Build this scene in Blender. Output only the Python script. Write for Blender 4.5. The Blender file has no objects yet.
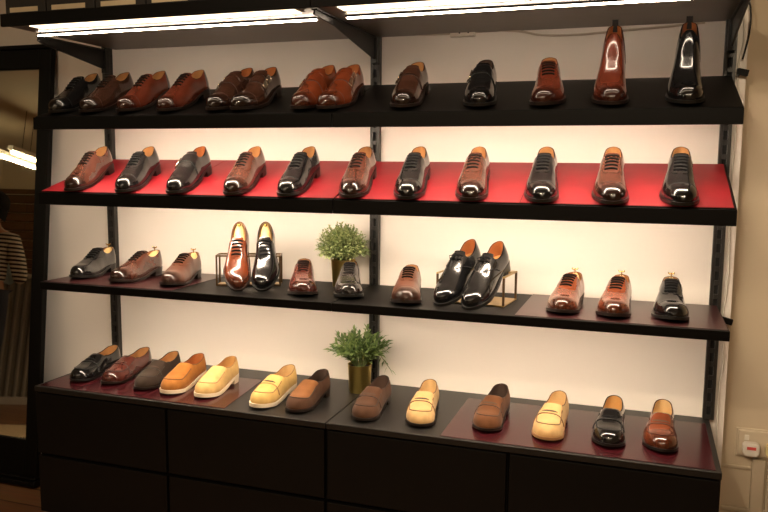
import bpy, math, random
from mathutils import Matrix, Vector
random.seed(7)
C = bpy.context.scene.collection
R = math.radians
PI = math.pi

# ------------------------------------------------------------------ helpers
class MB:
    """collects shapes into one mesh"""
    def __init__(s): s.v = []; s.f = []; s.mi = []; s.cur = 0
    def add(s, vs, fs):
        n = len(s.v); s.v += [tuple(p) for p in vs]
        for f in fs: s.f.append(tuple(i + n for i in f)); s.mi.append(s.cur)
    def box(s, x0, x1, y0, y1, z0, z1, M=None):
        vs = [Vector((x, y, z)) for z in (z0, z1) for y in (y0, y1) for x in (x0, x1)]
        if M is not None: vs = [M @ p for p in vs]
        s.add(vs, [(0, 2, 3, 1), (4, 5, 7, 6), (0, 1, 5, 4), (2, 6, 7, 3), (0, 4, 6, 2), (1, 3, 7, 5)])
    def prism(s, poly, axis, a, b, M=None):
        n = len(poly); vs = []
        for t in (a, b):
            for (p, q) in poly:
                v = {'x': (t, p, q), 'y': (p, t, q), 'z': (p, q, t)}[axis]
                vs.append(M @ Vector(v) if M is not None else Vector(v))
        fs = [tuple(range(n - 1, -1, -1)), tuple(range(n, 2 * n))]
        for i in range(n):
            j = (i + 1) % n; fs.append((i, j, j + n, i + n))
        s.add(vs, fs)
    def tube(s, pts, r, n=8, closed=False, caps=True):
        pts = [Vector(p) for p in pts]; m = len(pts); vs = []
        up = Vector((0.13, 0.21, 0.97))
        for i, p in enumerate(pts):
            a = pts[(i - 1) % m] if (closed or i > 0) else p
            b = pts[(i + 1) % m] if (closed or i < m - 1) else p
            d = (b - a).normalized()
            x = d.cross(up)
            if x.length < 1e-3: x = d.cross(Vector((1, 0, 0)))
            x.normalize(); y = x.cross(d)
            rr = r[i] if isinstance(r, (list, tuple)) else r
            for k in range(n):
                t = 2 * PI * k / n
                vs.append(p + x * (rr * math.cos(t)) + y * (rr * math.sin(t)))
        fs = []
        for i in range(m if closed else m - 1):
            for k in range(n):
                a, b = i * n + k, i * n + (k + 1) % n
                c, d = ((i + 1) % m) * n + (k + 1) % n, ((i + 1) % m) * n + k
                fs.append((a, d, c, b))
        if caps and not closed:
            fs.append(tuple(range(n))); fs.append(tuple(range(m * n - 1, (m - 1) * n - 1, -1)))
        s.add(vs, fs)
    def lathe(s, prof, n=24, c=(0, 0, 0), sx=1, sy=1):
        vs = []
        for (r, z) in prof:
            for k in range(n):
                t = 2 * PI * k / n
                vs.append((c[0] + sx * r * math.cos(t), c[1] + sy * r * math.sin(t), c[2] + z))
        fs = []
        for i in range(len(prof) - 1):
            for k in range(n):
                fs.append((i * n + k, i * n + (k + 1) % n, (i + 1) * n + (k + 1) % n, (i + 1) * n + k))
        fs.append(tuple(range(n - 1, -1, -1))); m = (len(prof) - 1) * n
        fs.append(tuple(range(m, m + n)))
        s.add(vs, fs)
    def grid(s, rows, flip=False):
        n = len(rows[0]); vs = [p for r in rows for p in r]; fs = []
        for i in range(len(rows) - 1):
            for j in range(n - 1):
                q = (i * n + j, i * n + j + 1, (i + 1) * n + j + 1, (i + 1) * n + j)
                fs.append(q[::-1] if flip else q)
        s.add(vs, fs)
    def mesh(s, name, smooth=None, merge=0.0):
        me = bpy.data.meshes.new(name); me.from_pydata(s.v, [], s.f)
        if any(s.mi): me.polygons.foreach_set('material_index', s.mi)
        if merge:
            import bmesh
            b = bmesh.new(); b.from_mesh(me); bmesh.ops.remove_doubles(b, verts=b.verts, dist=merge)
            b.to_mesh(me); b.free()
        if smooth is not None:
            me.shade_smooth()
            if smooth < 180: me.set_sharp_from_angle(angle=R(smooth))
        me.update(); return me
    def build(s, name, mat, parent=None, smooth=None, bevel=0, merge=0.0):
        me = s.mesh(name, smooth, merge)
        for m in (mat if isinstance(mat, (list, tuple)) else [mat]): me.materials.append(m)
        o = link(name, me, parent)
        if bevel:
            b = o.modifiers.new('bevel', 'BEVEL'); b.width = bevel; b.segments = 2; b.limit_method = 'ANGLE'
        return o

def link(name, me, parent=None):
    o = bpy.data.objects.new(name, me); C.objects.link(o); o.parent = parent; return o

def tag(o, label=None, cat=None, group=None, kind=None):
    if label: o['label'] = label
    if cat: o['category'] = cat
    if group: o['group'] = group
    if kind: o['kind'] = kind
    return o

def thing(name, label, cat, M=None, group=None):
    o = bpy.data.objects.new(name, None); C.objects.link(o); o.empty_display_size = .05
    if M is not None: o.matrix_world = M
    return tag(o, label, cat, group)

def T(x, y, z): return Matrix.Translation((x, y, z))
def RX(a): return Matrix.Rotation(a, 4, 'X')
def RZ(a): return Matrix.Rotation(a, 4, 'Z')

# ------------------------------------------------------------------ materials
def newmat(name):
    m = bpy.data.materials.new(name); m.use_nodes = True
    nt = m.node_tree; b = nt.nodes['Principled BSDF']; return m, nt, b

def plain(name, col, rough=.5, metal=0, coat=0, noise=0.0, scale=20, bump=0.0, spec=.5, coat_rough=.08, stretch=None):
    m, nt, b = newmat(name)
    b.inputs['Base Color'].default_value = (*col, 1)
    b.inputs['Roughness'].default_value = rough; b.inputs['Metallic'].default_value = metal
    b.inputs['Coat Weight'].default_value = coat; b.inputs['Coat Roughness'].default_value = coat_rough
    b.inputs['Specular IOR Level'].default_value = spec
    if noise or bump:
        tc = nt.nodes.new('ShaderNodeTexCoord'); n = nt.nodes.new('ShaderNodeTexNoise')
        n.inputs['Scale'].default_value = scale; n.inputs['Detail'].default_value = 5
        src = tc.outputs['Object']
        if stretch:
            mp = nt.nodes.new('ShaderNodeMapping'); mp.inputs['Scale'].default_value = stretch
            nt.links.new(src, mp.inputs['Vector']); src = mp.outputs['Vector']
        nt.links.new(src, n.inputs['Vector'])
        if noise:
            r = nt.nodes.new('ShaderNodeMix'); r.data_type = 'RGBA'
            r.inputs[6].default_value = (*[c * (1 - noise) for c in col], 1)
            r.inputs[7].default_value = (*[min(1, c * (1 + noise)) for c in col], 1)
            nt.links.new(n.outputs['Fac'], r.inputs[0]); nt.links.new(r.outputs[2], b.inputs['Base Color'])
        if bump:
            bp = nt.nodes.new('ShaderNodeBump'); bp.inputs['Strength'].default_value = bump; bp.inputs['Distance'].default_value = .002
            nt.links.new(n.outputs['Fac'], bp.inputs['Height']); nt.links.new(bp.outputs['Normal'], b.inputs['Normal'])
    return m

def leather(name, col, dark=.25, rough=.26, coat=.55):
    """calf leather: burnished darker at the toe tip and heel, mottled, with a polished coat"""
    m, nt, b = newmat(name)
    tc = nt.nodes.new('ShaderNodeTexCoord'); sp = nt.nodes.new('ShaderNodeSeparateXYZ')
    nt.links.new(tc.outputs['Object'], sp.inputs[0])
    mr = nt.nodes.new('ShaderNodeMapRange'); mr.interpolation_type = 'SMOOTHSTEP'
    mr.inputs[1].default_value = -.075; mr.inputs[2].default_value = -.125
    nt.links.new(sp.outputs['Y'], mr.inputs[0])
    n = nt.nodes.new('ShaderNodeTexNoise'); n.inputs['Scale'].default_value = 22; n.inputs['Detail'].default_value = 4
    nt.links.new(tc.outputs['Object'], n.inputs['Vector'])
    a = nt.nodes.new('ShaderNodeMix'); a.data_type = 'RGBA'
    a.inputs[6].default_value = (*[c * .72 for c in col], 1); a.inputs[7].default_value = (*[min(1, c * 1.25) for c in col], 1)
    nt.links.new(n.outputs['Fac'], a.inputs[0])
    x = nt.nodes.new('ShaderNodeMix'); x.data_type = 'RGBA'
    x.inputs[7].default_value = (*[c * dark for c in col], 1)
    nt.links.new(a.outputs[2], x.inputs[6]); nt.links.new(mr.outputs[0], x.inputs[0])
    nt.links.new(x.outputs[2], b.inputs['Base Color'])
    n2 = nt.nodes.new('ShaderNodeTexNoise'); n2.inputs['Scale'].default_value = 260; n2.inputs['Detail'].default_value = 2
    nt.links.new(tc.outputs['Object'], n2.inputs['Vector'])
    bp = nt.nodes.new('ShaderNodeBump'); bp.inputs['Strength'].default_value = .025; bp.inputs['Distance'].default_value = .001
    nt.links.new(n2.outputs['Fac'], bp.inputs['Height']); nt.links.new(bp.outputs['Normal'], b.inputs['Normal'])
    b.inputs['Roughness'].default_value = rough - .07; b.inputs['Specular IOR Level'].default_value = .5
    b.inputs['Coat Weight'].default_value = coat; b.inputs['Coat Roughness'].default_value = .03
    return m

def suede(name, col):
    m, nt, b = newmat(name)
    tc = nt.nodes.new('ShaderNodeTexCoord')
    n = nt.nodes.new('ShaderNodeTexNoise'); n.inputs['Scale'].default_value = 35; n.inputs['Detail'].default_value = 8
    nt.links.new(tc.outputs['Object'], n.inputs['Vector'])
    a = nt.nodes.new('ShaderNodeMix'); a.data_type = 'RGBA'
    a.inputs[6].default_value = (*[c * .7 for c in col], 1); a.inputs[7].default_value = (*[min(1, c * 1.25) for c in col], 1)
    nt.links.new(n.outputs['Fac'], a.inputs[0]); nt.links.new(a.outputs[2], b.inputs['Base Color'])
    n2 = nt.nodes.new('ShaderNodeTexNoise'); n2.inputs['Scale'].default_value = 500
    nt.links.new(tc.outputs['Object'], n2.inputs['Vector'])
    bp = nt.nodes.new('ShaderNodeBump'); bp.inputs['Strength'].default_value = .25; bp.inputs['Distance'].default_value = .001
    nt.links.new(n2.outputs['Fac'], bp.inputs['Height']); nt.links.new(bp.outputs['Normal'], b.inputs['Normal'])
    b.inputs['Roughness'].default_value = .85; b.inputs['Sheen Weight'].default_value = .10
    b.inputs['Sheen Roughness'].default_value = .4; b.inputs['Specular IOR Level'].default_value = .25
    return m

def emit(name, col, s):
    m, nt, b = newmat(name)
    b.inputs['Base Color'].default_value = (.9, .88, .84, 1)
    b.inputs['Emission Color'].default_value = (*col, 1); b.inputs['Emission Strength'].default_value = s
    return m

def plank_mat(name, c1, c2, sx, sy, axis='XY', rough=.4, gap=(.02, .012, .008)):
    m, nt, b = newmat(name)
    tc = nt.nodes.new('ShaderNodeTexCoord'); mp = nt.nodes.new('ShaderNodeMapping')
    if axis == 'XZ': mp.inputs['Rotation'].default_value = (R(90), 0, 0)
    if axis == 'YZ': mp.inputs['Rotation'].default_value = (R(90), 0, R(90))
    br = nt.nodes.new('ShaderNodeTexBrick')
    br.inputs['Color1'].default_value = (*c1, 1); br.inputs['Color2'].default_value = (*c2, 1); br.inputs['Mortar'].default_value = (*gap, 1)
    br.inputs['Scale'].default_value = 1; br.inputs['Brick Width'].default_value = sx; br.inputs['Row Height'].default_value = sy
    br.inputs['Mortar Size'].default_value = .003
    nt.links.new(tc.outputs['Object'], mp.inputs['Vector']); nt.links.new(mp.outputs['Vector'], br.inputs['Vector'])
    n = nt.nodes.new('ShaderNodeTexNoise'); n.inputs['Scale'].default_value = 6; n.inputs['Detail'].default_value = 6
    m2 = nt.nodes.new('ShaderNodeMapping'); m2.inputs['Scale'].default_value = (1, 12, 12)
    nt.links.new(tc.outputs['Object'], m2.inputs['Vector']); nt.links.new(m2.outputs['Vector'], n.inputs['Vector'])
    x = nt.nodes.new('ShaderNodeMix'); x.data_type = 'RGBA'; x.blend_type = 'MULTIPLY'; x.inputs[0].default_value = .5
    nt.links.new(br.outputs['Color'], x.inputs[6]); nt.links.new(n.outputs['Color'], x.inputs[7])
    nt.links.new(x.outputs[2], b.inputs['Base Color']); b.inputs['Roughness'].default_value = rough
    return m

M_black = plain('black laminate', (.0028, .0023, .002), .5, noise=.2, scale=8, spec=.12)
M_blacktop = plain('black matte worktop', (.014, .0125, .0115), .4, noise=.2, scale=15, spec=.35)
M_under = plain('pale grey underside reflector', (.45, .40, .36), .45, noise=.08)
M_upright = plain('satin black steel upright', (.020, .018, .016), .36, spec=.45)
M_drawer = plain('black drawer front', (.0038, .0032, .0028), .55, noise=.25, scale=6, spec=.15)
M_gap = plain('dark recess', (.003, .003, .003), .8)
M_metal = plain('black painted steel', (.008, .0075, .007), .4, metal=0, noise=.1, spec=.35)
M_red = plain('red leather mat', (.25, .006, .013), .5, noise=.35, scale=9, bump=.15)
M_burg = plain('burgundy polished leather mat', (.036, .005, .007), .2, coat=.12, spec=.3, noise=.35, scale=10)
M_burg_dull = plain('dark burgundy leather mat', (.035, .008, .009), .33, noise=.35, scale=10)
M_panel = plain('cream back panel', (.86, .80, .74), .45, noise=.03, scale=4)
M_wall = plain('warm plaster wall', (.60, .50, .36), .7, noise=.05, scale=3)
M_ceil = plain('ceiling paint', (.62, .52, .38), .8, noise=.04, scale=2)
M_trim = plain('cream painted trim', (.58, .49, .36), .5, noise=.05, scale=6)
M_floor = plank_mat('wood plank floor', (.30, .15, .07), (.22, .10, .045), 1.1, .13, rough=.35)
M_slat = plank_mat('brown slatted boards', (.16, .07, .025), (.12, .05, .018), 2.6, .11, 'XZ', .5)
M_slat2 = plank_mat('brown side boards', (.16, .07, .025), (.12, .05, .018), 2.6, .11, 'YZ', .5)
M_gold = plain('brushed brass', (.62, .43, .16), .3, metal=1, noise=.15, scale=40, stretch=(1, 1, .1))
M_goldpot = plain('gold plant pot', (.62, .47, .14), .34, metal=1, noise=.12, scale=30, stretch=(1, 1, .05))
M_bronze = plain('dark bronze wire', (.16, .10, .05), .35, metal=.9)
M_white = plain('white plastic', (.75, .70, .62), .35)
M_cable = plain('pale cable sheath', (.55, .47, .38), .5)
M_redmark = plain('red printed mark', (.65, .08, .07), .5)
M_yellow = plain('yellowed plastic plug', (.75, .62, .30), .4)
M_card = plain('black shoebox card', (.016, .012, .010), .55, noise=.2)
M_label = plain('cream paper label', (.80, .66, .44), .6, noise=.06, scale=30)
M_soil = plain('dark soil', (.03, .02, .012), .9, noise=.4, scale=60)
M_led = emit('white led tube', (1, .80, .60), 48)
M_band = emit('warm diffuser', (1, .80, .54), 3.0)
M_hid = emit('warm led diffuser', (1, .81, .61), 72)
M_tube = emit('fluorescent tube', (1, .84, .52), 45)
M_soleblk = plain('black sole edge', (.010, .009, .008), .35, noise=.2)
M_solebrn = plain('dark brown sole edge', (.014, .008, .006), .4, noise=.2)
M_solewht = plain('cream rubber sole', (.80, .68, .50), .55, noise=.06)
M_soletan = plain('tan leather sole edge', (.30, .15, .06), .45, noise=.15)
M_insole = plain('tan leather insole', (.50, .27, .09), .5, noise=.15, scale=30)
M_insole2 = plain('pale leather insole', (.62, .42, .20), .5, noise=.12, scale=30)
M_lining = plain('tan leather lining', (.38, .19, .07), .5, noise=.15, scale=30)
M_lin_or = plain('orange tan leather lining', (.36, .12, .035), .5, noise=.2, scale=30)
M_lindark = plain('dark brown lining', (.05, .028, .018), .7, noise=.2)
M_lace = plain('black waxed lace', (.006, .0055, .0055), .75, spec=.15)
M_laceb = plain('dark brown waxed lace', (.005, .004, .003), .8, spec=.1)
M_seam = plain('dark seam thread', (.05, .026, .014), .7)
M_buckle = plain('polished steel buckle', (.70, .62, .50), .2, metal=1)
M_elastic = plain('black elastic', (.012, .011, .011), .85, noise=.2, scale=200)
M_wood = plain('pale shoe tree wood', (.80, .58, .26), .4, coat=.3, noise=.15, scale=18, stretch=(1, .2, 1))
M_brass = plain('polished brass', (.75, .52, .20), .22, metal=1)

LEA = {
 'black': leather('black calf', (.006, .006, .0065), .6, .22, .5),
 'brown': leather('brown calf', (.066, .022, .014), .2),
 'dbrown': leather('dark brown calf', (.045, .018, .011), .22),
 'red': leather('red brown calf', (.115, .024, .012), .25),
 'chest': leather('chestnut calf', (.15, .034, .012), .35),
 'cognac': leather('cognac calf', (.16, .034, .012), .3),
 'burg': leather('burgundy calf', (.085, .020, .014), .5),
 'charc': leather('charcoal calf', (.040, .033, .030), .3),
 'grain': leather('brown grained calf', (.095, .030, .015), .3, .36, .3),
 'sdark': suede('dark brown suede', (.032, .019, .012)),
 'stan': suede('tan suede', (.33, .125, .022)),
 'scream': suede('cream suede', (.62, .40, .15)),
 'syel': suede('pale yellow suede', (.62, .40, .13)),
 'sbrown': suede('brown suede', (.070, .029, .013)),
 'srust': suede('rust brown suede', (.105, .038, .012)),
 'apron': suede('warm brown suede apron', (.20, .078, .024)),
 'sand': suede('sand suede', (.52, .33, .14)),
}
SEAM = {k: plain(k + ' seam and shade line', c, .6) for k, c in {'black': (.004, .004, .004), 'brown': (.03, .010, .006), 'dbrown': (.016, .007, .005), 'red': (.04, .011, .006), 'chest': (.05, .014, .007), 'cognac': (.07, .02, .008), 'burg': (.022, .006, .005), 'charc': (.012, .010, .009), 'grain': (.035, .012, .006), 'sdark': (.015, .010, .007), 'stan': (.13, .045, .010), 'scream': (.36, .21, .08), 'syel': (.26, .14, .04), 'sbrown': (.022, .009, .005), 'srust': (.035, .013, .006), 'sand': (.15, .075, .028)}.items()}  # dark seam colours, also used for the drawn shadow under monk straps
SOFT = {'sdark', 'stan', 'scream', 'syel', 'sbrown', 'srust', 'sand'}

# ------------------------------------------------------------------ shoe last
def table(pts):
    xs = [p[0] for p in pts]; ys = [p[1] for p in pts]; n = len(xs)
    d = [(ys[i + 1] - ys[i]) / (xs[i + 1] - xs[i]) for i in range(n - 1)]
    m = [d[0]] + [0 if d[i - 1] * d[i] <= 0 else 2 * d[i - 1] * d[i] / (d[i - 1] + d[i]) for i in range(1, n - 1)] + [d[-1]]
    def f(s):
        s = max(xs[0], min(xs[-1], s)); i = 0
        while i < n - 2 and s > xs[i + 1]: i += 1
        h = xs[i + 1] - xs[i]; t = (s - xs[i]) / h
        return (ys[i] * (2 * t**3 - 3 * t * t + 1) + ys[i + 1] * (3 * t * t - 2 * t**3)
                + m[i] * h * (t**3 - 2 * t * t + t) + m[i + 1] * h * (t**3 - t * t))
    return f

TT = .38
def c0(f): return max(0.0, f) ** 2
class Last:
    def __init__(s, L, b, h, p, z0, s0, toe=.20, hump=2.4, throat=0.0, foot=1, q=1.0, lean=1.0):
        s.L = L; s.b = table(b); s.h = table(h); s.p = table(p); s.z0 = table(z0)
        s.s0 = s0; s.toe = toe; s.hump = hump; s.throat = throat; s.foot = foot; s.q = q; s.lean = lean
        st = [0, .004, .014, .032, .057, .088, .122]
        x = .155
        while x < s0 - .012: st.append(x); x += .032
        st.append(s0); s.i0 = len(st) - 1
        x = s0 + .018
        while x < 1 - toe: st.append(x); x += .024 if x < s0 + .16 else .028
        for k in range(13): st.append(1 - toe + toe * math.sin(PI / 2 * k / 12))
        st[-1] = 1.0
        s.st = st
    def P0(s, S, t):
        S = max(0.0, min(1.0, S)); t = max(-1.0, min(1.0, t))
        L = s.L; ph = (1 - abs(t)) * PI / 2
        sd = 1 if t > 0 else -1
        E = 1.0; hf = 1.0
        if S < .17: E = math.sqrt(max(0, 1 - ((.17 - S) / .17) ** 2.2))
        ts = 1 - s.toe
        if S > ts:
            u = (S - ts) / s.toe
            E = max(0, 1 - u ** s.hump) ** .5
            hf = max(0, 1 - u ** 3.2) ** (1 / 2.1)
        med = sd * s.foot > 0
        bump = math.exp(-((S - .62) / .16) ** 2); wst = math.exp(-((S - .40) / .12) ** 2)
        bb = s.b(S) * E * ((1 - .05 * bump * .6 - .07 * wst) if med else (1 + .045 * bump + .02 * wst))
        c = max(0.0, math.cos(ph)); sn = math.sin(ph)
        tk = 1 - abs(t); tuck = 1 - (.07 * (1 - tk / .2) ** 2 if tk < .2 else 0)
        if S < .28: tuck *= 1 - .26 * c0(math.sin(ph)) * (1 - S / .28) ** 1.2
        yc = s.foot * (.0065 * max(0, (S - .5) / .5) ** 2 * L / .3 - .0035 * bump)
        zz = s.h(S) * hf * sn ** s.q
        x = yc + sd * bb * (c ** s.p(S)) * tuck
        y = L * (.5 - S)
        if S < .16:
            k = (1 - S / .16) ** 2; f = sn
            y -= k * (.008 * s.lean * f * f + .003 * (1 - f) ** 2)
        return Vector((x, y, s.z0(S) + zz))
    def warp(s, S, t):
        if s.throat and S >= s.s0 and abs(t) < TT:
            k = (1 - (S - s.s0) / (1 - s.s0)) ** 2
            return S + s.throat * (1 - (t / TT) ** 2) * k
        return S
    def N(s, S, t):
        S = max(.004, min(.992, S)); t = max(-.985, min(.985, t)); e = .004
        d = s.P0(S + e, t) - s.P0(S - e, t); g = s.P0(S, t + .012) - s.P0(S, t - .012)
        n = d.cross(g)
        return n.normalized() if n.length > 1e-12 else Vector((0, 0, 1))
    def P(s, S, t, off=0):
        S = s.warp(S, t)
        p = s.P0(S, t)
        return p + s.N(S, t) * off if off else p
    # ---- parts
    def shell(s, off=0.0, upto=1.0, flip=False, rim=None):
        m = MB(); J = 10; K = 10
        st = [x for x in s.st if x <= upto]
        for sd in (1, -1):
            taus = [sd * (1 - (1 - TT) * j / J) for j in range(J + 1)]
            rows = [[s.P(S, t, off) for t in taus] for S in st]
            m.grid(rows, flip=(sd < 0) == (not flip))
        taus = [TT - 2 * TT * k / K for k in range(K + 1)]
        rows = [[s.P(S, t, off) for t in taus] for S in st if S >= s.s0]
        m.grid(rows, flip=flip)
        if rim is not None:
            path = [(S, TT) for S in s.st[:s.i0 + 1]][::-1] + [(S, -TT) for S in s.st[1:s.i0 + 1]]
            path += [(s.s0, t) for t in taus[::-1][1:-1]]
            a = [s.P(S, t, off) for S, t in path]; b = [s.P(S, t, rim) for S, t in path]
            mid = [(p + q) / 2 + Vector((0, 0, .0007)) for p, q in zip(a, b)]
            m.grid([a + [a[0]], mid + [mid[0]], b + [b[0]]])
        return m
    def outline(s, w, upto=None):
        """plan outline of the feather edge pushed out by w(S)"""
        st = s.st if upto is None else [x for x in s.st if x <= upto]
        A = [(S, s.P0(S, 1)) for S in st]; B = [(S, s.P0(S, -1)) for S in st]
        def push(lst, sd):
            out = []
            for i, (S, p) in enumerate(lst):
                a = lst[max(0, i - 1)][1]; b = lst[min(len(lst) - 1, i + 1)][1]
                d = Vector((b.x - a.x, b.y - a.y, 0))
                n = Vector((-d.y, d.x, 0)) if sd > 0 else Vector((d.y, -d.x, 0))
                if n.length < 1e-9: n = Vector((0, 1 if S < .5 else -1, 0))
                n.normalize()
                if S <= 0: n = Vector((0, 1, 0))
                if S >= 1: n = Vector((0, -1, 0))
                out.append((S, p + n * w(S)))
            return out
        return push(A, 1), push(B, -1)
    def sole(s, thick, welt=.0042):
        w = lambda S: (.0012 if S < .3 else .0012 + (welt - .0012) * min(1, (S - .3) / .15))
        A, B = s.outline(w); m = MB()
        for dz, fl in ((.0016, False), (-thick, True)):
            rows = [[a[1] + Vector((0, 0, dz)), b[1] + Vector((0, 0, dz))] for a, b in zip(A, B)]
            m.grid(rows, flip=fl)
        for lst, fl in ((A, True), (B, False)):
            rows = [[p + Vector((0, 0, .0016)), p + Vector((0, 0, -thick * .45)) + (p - Vector((0, p.y, p.z))) * .006, p + Vector((0, 0, -thick))] for S, p in lst]
            m.grid(rows, flip=not fl)
        return m
    def heel(s, thick, end=.25):
        w = lambda S: .0008
        A, B = s.outline(w, end); m = MB(); k = Vector((1, 1, 1))
        top = lambda p: p + Vector((0, 0, -thick + .0004))
        def bot(p): return Vector((p.x * .95, s.L * .4 + (p.y - s.L * .4) * .95, 0))
        ra = [p for S, p in A]; rb = [p for S, p in B]
        loop = ra + rb[::-1]
        m.grid([[top(a), top(b)] for a, b in zip(ra, rb)])
        m.grid([[bot(a), bot(b)] for a, b in zip(ra, rb)], flip=True)
        cl = loop + [loop[0]]
        m.grid([[top(p) for p in cl], [bot(p) * .5 + top(p) * .5 for p in cl], [bot(p) for p in cl]], flip=True)
        return m
    def insole(s, upto=.72):
        m = MB(); rows = []
        for S in s.st:
            if S > upto: break
            S2 = max(S, .012); a = s.P0(S2, .93); b = s.P0(S2, -.93)
            rows.append([a.lerp(b, k / 4) * 1 + Vector((0, 0, .0015)) for k in range(5)])
        m.grid(rows); return m
    def patch(s, S0, S1, t0, t1, off, nS=8, nT=12, sfun=None, edge=.0012):
        """a leather piece lying on the upper; sfun(t) shifts its ends"""
        m = MB(); rows = []
        def pos(a, b, o):
            t = t0 + (t1 - t0) * b; d0, d1 = sfun(t) if sfun else (0, 0)
            S = (S0 + d0) + ((S1 + d1) - (S0 + d0)) * a
            return s.P(S, t, o)
        for i in range(-1, nS + 2):
            a = max(0, min(1, i / nS)); row = []
            for j in range(-1, nT + 2):
                b = max(0, min(1, j / nT))
                o = off if (0 <= i <= nS and 0 <= j <= nT) else -edge
                row.append(pos(a, b, o))
            rows.append(row)
        m.grid(rows, flip=(t1 > t0))
        return m
    def line(s, pts, r, off=.0004, n=6):
        m = MB(); m.tube([s.P(S, t, off) for S, t in pts], r, n); return m

def z0tab(st, heel, spring): return [(0, heel), (.18, heel - .001), (.30, heel * .72 + st * .28), (.46, st + (heel - st) * .22), (.62, st), (.72, st), (.86, st + spring * .4), (1, st + spring)]
B_OX = [(0, .0355), (.12, .0365), (.25, .0375), (.42, .0412), (.55, .0465), (.66, .0495), (.74, .0485), (.82, .0440), (.9, .0400), (1, .036)]
P_LO = [(0, .44), (.25, .40), (.38, .46), (.5, .62), (.62, .70), (.78, .68), (1, .68)]
P_OX = [(0, .50), (.25, .48), (.38, .58), (.5, .68), (.62, .70), (.78, .68), (1, .68)]
H_OX = [(0, .079), (.08, .077), (.22, .060), (.30, .066), (.37, .081), (.44, .079), (.52, .071), (.60, .061), (.70, .052), (.80, .045), (.9, .041), (1, .038)]
H_LO = [(0, .074), (.08, .071), (.24, .057), (.34, .060), (.42, .071), (.48, .071), (.56, .064), (.64, .056), (.74, .048), (.82, .044), (.9, .041), (1, .038)]
B_LO = [(0, .0350), (.12, .0370), (.25, .0380), (.42, .0405), (.55, .0450), (.66, .0490), (.76, .0490), (.84, .0460), (.9, .043), (1, .040)]
H_BO = [(0, .188), (.1, .187), (.25, .180), (.33, .174), (.36, .160), (.40, .147), (.44, .131), (.49, .109), (.55, .090), (.62, .071), (.72, .055), (.80, .046), (.9, .042), (1, .038)]
P_BO = [(0, .85), (.3, .85), (.38, .80), (.46, .74), (.6, .70), (.78, .68), (1, .68)]

def last_for(style, foot):
    if style in ('penny', 'slip_on', 'slip_on_white', 'penny_white'):
        st = .012 if 'white' in style else .007
        return Last(.277, B_LO, H_LO, P_LO, z0tab(st, st + .020, .009), .43, toe=.22, hump=2.5, throat=.04, foot=foot), st
    if style == 'chelsea':
        return Last(.295, B_OX, H_BO, P_BO, z0tab(.0085, .032, .010), .36, toe=.21, hump=2.4, foot=foot, lean=-.2), .0085
    s0 = .35 if style.startswith('monk') or style.startswith('double') else .365
    return Last(.292, B_OX, H_OX, P_OX, z0tab(.0085, .034, .012), s0, toe=.22, hump=2.35, throat=-.0, foot=foot), .0085

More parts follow.
